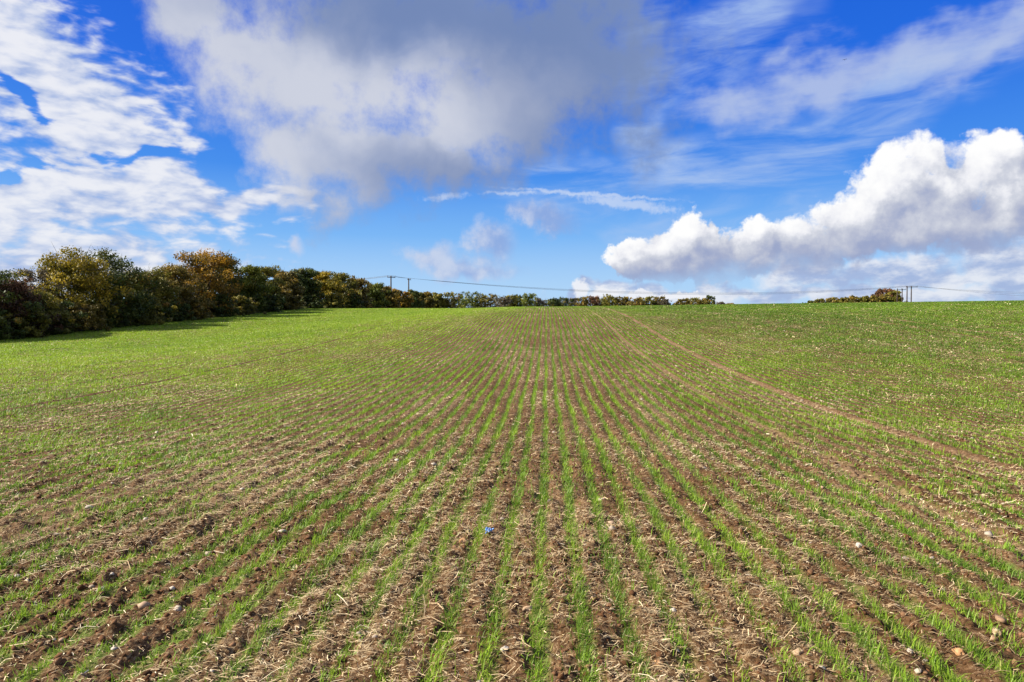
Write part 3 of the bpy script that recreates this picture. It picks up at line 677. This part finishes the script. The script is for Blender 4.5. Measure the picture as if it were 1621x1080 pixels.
# ------------------------------------------------------------------ poles, wires
def metal(name, c_, r_=.6):
    m, k = mat(name); k.put(k.out.inputs[0], principled(k, k.mix(k.noise(k.n('ShaderNodeTexCoord').outputs['Object'], 4, 3), c_, tuple(q*1.6 for q in c_)), r_, .3)); return m
M_POLE = metal('creosoted_timber', (.035, .024, .018), .85); M_WIRE = metal('wire', (.05, .05, .055), .5); M_CER = metal('ceramic', (.10, .075, .06), .4)
def box(x0, x1, y0, y1, z0, z1):
    V = np.array([(x, y, z) for z in (z0, z1) for y in (y0, y1) for x in (x0, x1)], float)
    F = np.array([(0, 2, 3, 1), (4, 5, 7, 6), (0, 1, 5, 4), (2, 6, 7, 3), (0, 4, 6, 2), (1, 3, 7, 5)]); return V, F
def lathe(prof, c_, sides=8):
    an = np.linspace(0, 2*np.pi, sides, endpoint=False); V = np.concatenate([np.stack([c_[0]+r_*np.cos(an), c_[1]+r_*np.sin(an), np.full(sides, c_[2]+z_)], -1) for r_, z_ in prof])
    i = np.arange(sides); j = (i+1) % sides
    F = np.concatenate([np.stack([i+q*sides, j+q*sides, j+(q+1)*sides, i+(q+1)*sides], -1) for q in range(len(prof)-1)]); return V, F
def pole(px, ytop, Y, legs, arm, label, rz=0.0, arm_shift=0.0):
    p = xz(px, ytop, None, Y); gz_ = float(land(p.x, p.y)); h = p.z-gz_
    o = empty('utility_pole', (p.x, p.y, gz_), rz); tag(o, label, 'pole', 'timber poles carrying the power line')
    for lx in legs:
        V, F = lathe([(.24, -1.0), (.22, h*.5), (.19, h-.05), (.02, h)], (lx, 0, 0), 9); mesh_np('shaft', V, F, M_POLE, o, smooth=True)
    a0_, a1_ = arm_shift-arm/2, arm_shift+arm/2
    V, F = box(a0_, a1_, -.32, -.19, h-.55, h-.36); mesh_np('crossarm', V, F, M_POLE, o)
    xs = [a0_+.1, arm_shift, a1_-.1]; tops = []
    for q in xs:
        V, F = lathe([(.03, -.36), (.03, -.2), (.09, -.18), (.06, -.1), (.09, -.06), (.04, .06), (.01, .08)], (q, -.255, h), 8); mesh_np('insulator', V, F, M_CER, o, smooth=True)
        m_ = Matrix.Rotation(rz, 3, 'Z') @ Vector((q, -.255, h+.06)); tops.append(Vector((p.x, p.y, gz_)) + m_)
    return tops
t1 = pole(619, 437, 205, [0], 2.6, 'single timber pole with crossarm, left of the two above the hedge', R(35))
t2 = pole(647, 441, 232, [0], 1.5, 'single timber pole with short crossarm, right of the two above the hedge', R(50))
t3 = pole(1424, 457, 306, [-.95, .95], 3.6, 'paired timber poles with crossarm in front of the rounded tree', R(-12), .6)
t4 = pole(1439, 453, 290, [-.8, .8], 4.4, 'taller paired timber poles standing clear right of the rounded tree', R(-8), .9)
def wire(a, b, sag, label, group, rad_=.030, n=40):
    V = []; F = []; sides = 5
    for i in range(n+1):
        t = i/n; p = a.lerp(b, t); p.z -= sag*4*t*(1-t)
        d = (b-a).normalized(); s_ = d.cross(Vector((0, 0, 1))).normalized(); u_ = s_.cross(d)
        for q in range(sides): V.append(p + (s_*math.cos(q*6.2832/sides) + u_*math.sin(q*6.2832/sides))*rad_)
    for i in range(n):
        for q in range(sides): F.append((i*sides+q, i*sides+(q+1) % sides, (i+1)*sides+(q+1) % sides, (i+1)*sides+q))
    tag(mesh_np('power_line', np.array([tuple(v) for v in V]), np.array(F), M_WIRE, smooth=True), label, 'cable', group)
wn = ['nearer', 'middle', 'farther']
lend = [Vector(v) for v in (xz(470, 447, None, 230), xz(466, 447.5, None, 231), xz(462, 449, None, 232))]
rend = [Vector(v) for v in (xz(1830, 464, None, 240), xz(1834, 467, None, 242), xz(1838, 472, None, 244))]
lh2 = [xz(1840, 470, None, 255), xz(1840, 472, None, 256), xz(1840, 473, None, 257)]
for i in range(3):
    wire(lend[i], t1[i], .5, 'cable leaving the first hedge pole to the left, %s of three' % wn[i], 'cables left of the hedge poles')
    wire(t1[i], t2[i], .15, 'short cable between the two hedge poles, %s of three' % wn[i], 'cables between the hedge poles')
    wire(t2[i], t4[i], 3.9 + .35*i, 'long sagging cable over the field crest, %s of three' % wn[i], 'long cables across the skyline', n=80)
    wire(t4[i], rend[i], 1.2 + .3*i, 'cable running right from the taller paired poles, %s of three' % wn[i], 'cables right of the paired poles')

# ------------------------------------------------------------------ birds
M_BIRD = metal('dark_feathers', (.018, .018, .022), .7)
def bird(px, py, Y, span, label, bank=.1, rz=.3):
    p = xz(px, py, None, Y); s_ = span/2
    bm = bmesh.new()
    prof = [(-.42, .02), (-.30, .05), (-.1, .10), (.12, .11), (.26, .075), (.33, .07), (.40, .05), (.47, .008)]
    rings = []
    for yy, r_ in prof:
        rings.append([bm.verts.new((math.cos(a)*r_*s_, yy*s_*1.0, math.sin(a)*r_*s_*.85)) for a in [k*math.pi/4 for k in range(8)]])
    for a, b in zip(rings[:-1], rings[1:]):
        for k in range(8): bm.faces.new((a[k], a[(k+1) % 8], b[(k+1) % 8], b[k]))
    bm.faces.new(rings[0][::-1]); bm.faces.new(rings[-1])
    for sg in (-1, 1):                                        # wings with a bent wrist, thick at the root
        st_ = [(.08, .20, -.16, .05, .03), (.45, .26, -.10, .16, .022), (.75, .16, -.14, .15, .014), (1.0, -.10, -.20, .06, .006)]
        secs = []
        for x_, yf, yb, z_, th_ in st_:
            secs.append([bm.verts.new((sg*x_*s_, yf*s_, z_*s_)), bm.verts.new((sg*x_*s_, (yf+yb)/2*s_, (z_+th_)*s_)), bm.verts.new((sg*x_*s_, yb*s_, z_*s_)), bm.verts.new((sg*x_*s_, (yf+yb)/2*s_, (z_-th_)*s_))])
        for a, b in zip(secs[:-1], secs[1:]):
            for k in range(4): bm.faces.new((a[k], a[(k+1) % 4], b[(k+1) % 4], b[k]))
        bm.faces.new(secs[0]); bm.faces.new(secs[-1])
    tl = [bm.verts.new(q) for q in ((-.05*s_, -.38*s_, .01*s_), (.05*s_, -.38*s_, .01*s_), (.13*s_, -.68*s_, 0), (-.13*s_, -.68*s_, 0))]; bm.faces.new(tl)
    bmesh.ops.recalc_face_normals(bm, faces=bm.faces)
    me = bpy.data.meshes.new('bird'); bm.to_mesh(me); bm.free(); me.materials.append(M_BIRD)
    o = bpy.data.objects.new('bird', me); C.objects.link(o); o.location = p; o.rotation_euler = (.1, bank, rz); tag(o, label, 'bird', 'birds in flight')
bird(1337, 95, 150, .95, 'dark bird gliding high against the pale streak of cloud', .12, 2.9)
bird(1075, 350, 260, .55, 'tiny dark bird in front of the bright cloud tower', .2, .5)
bird(1293, 463, 280, .75, 'small dark bird low over the skyline just under the cables', -.1, 1.2)
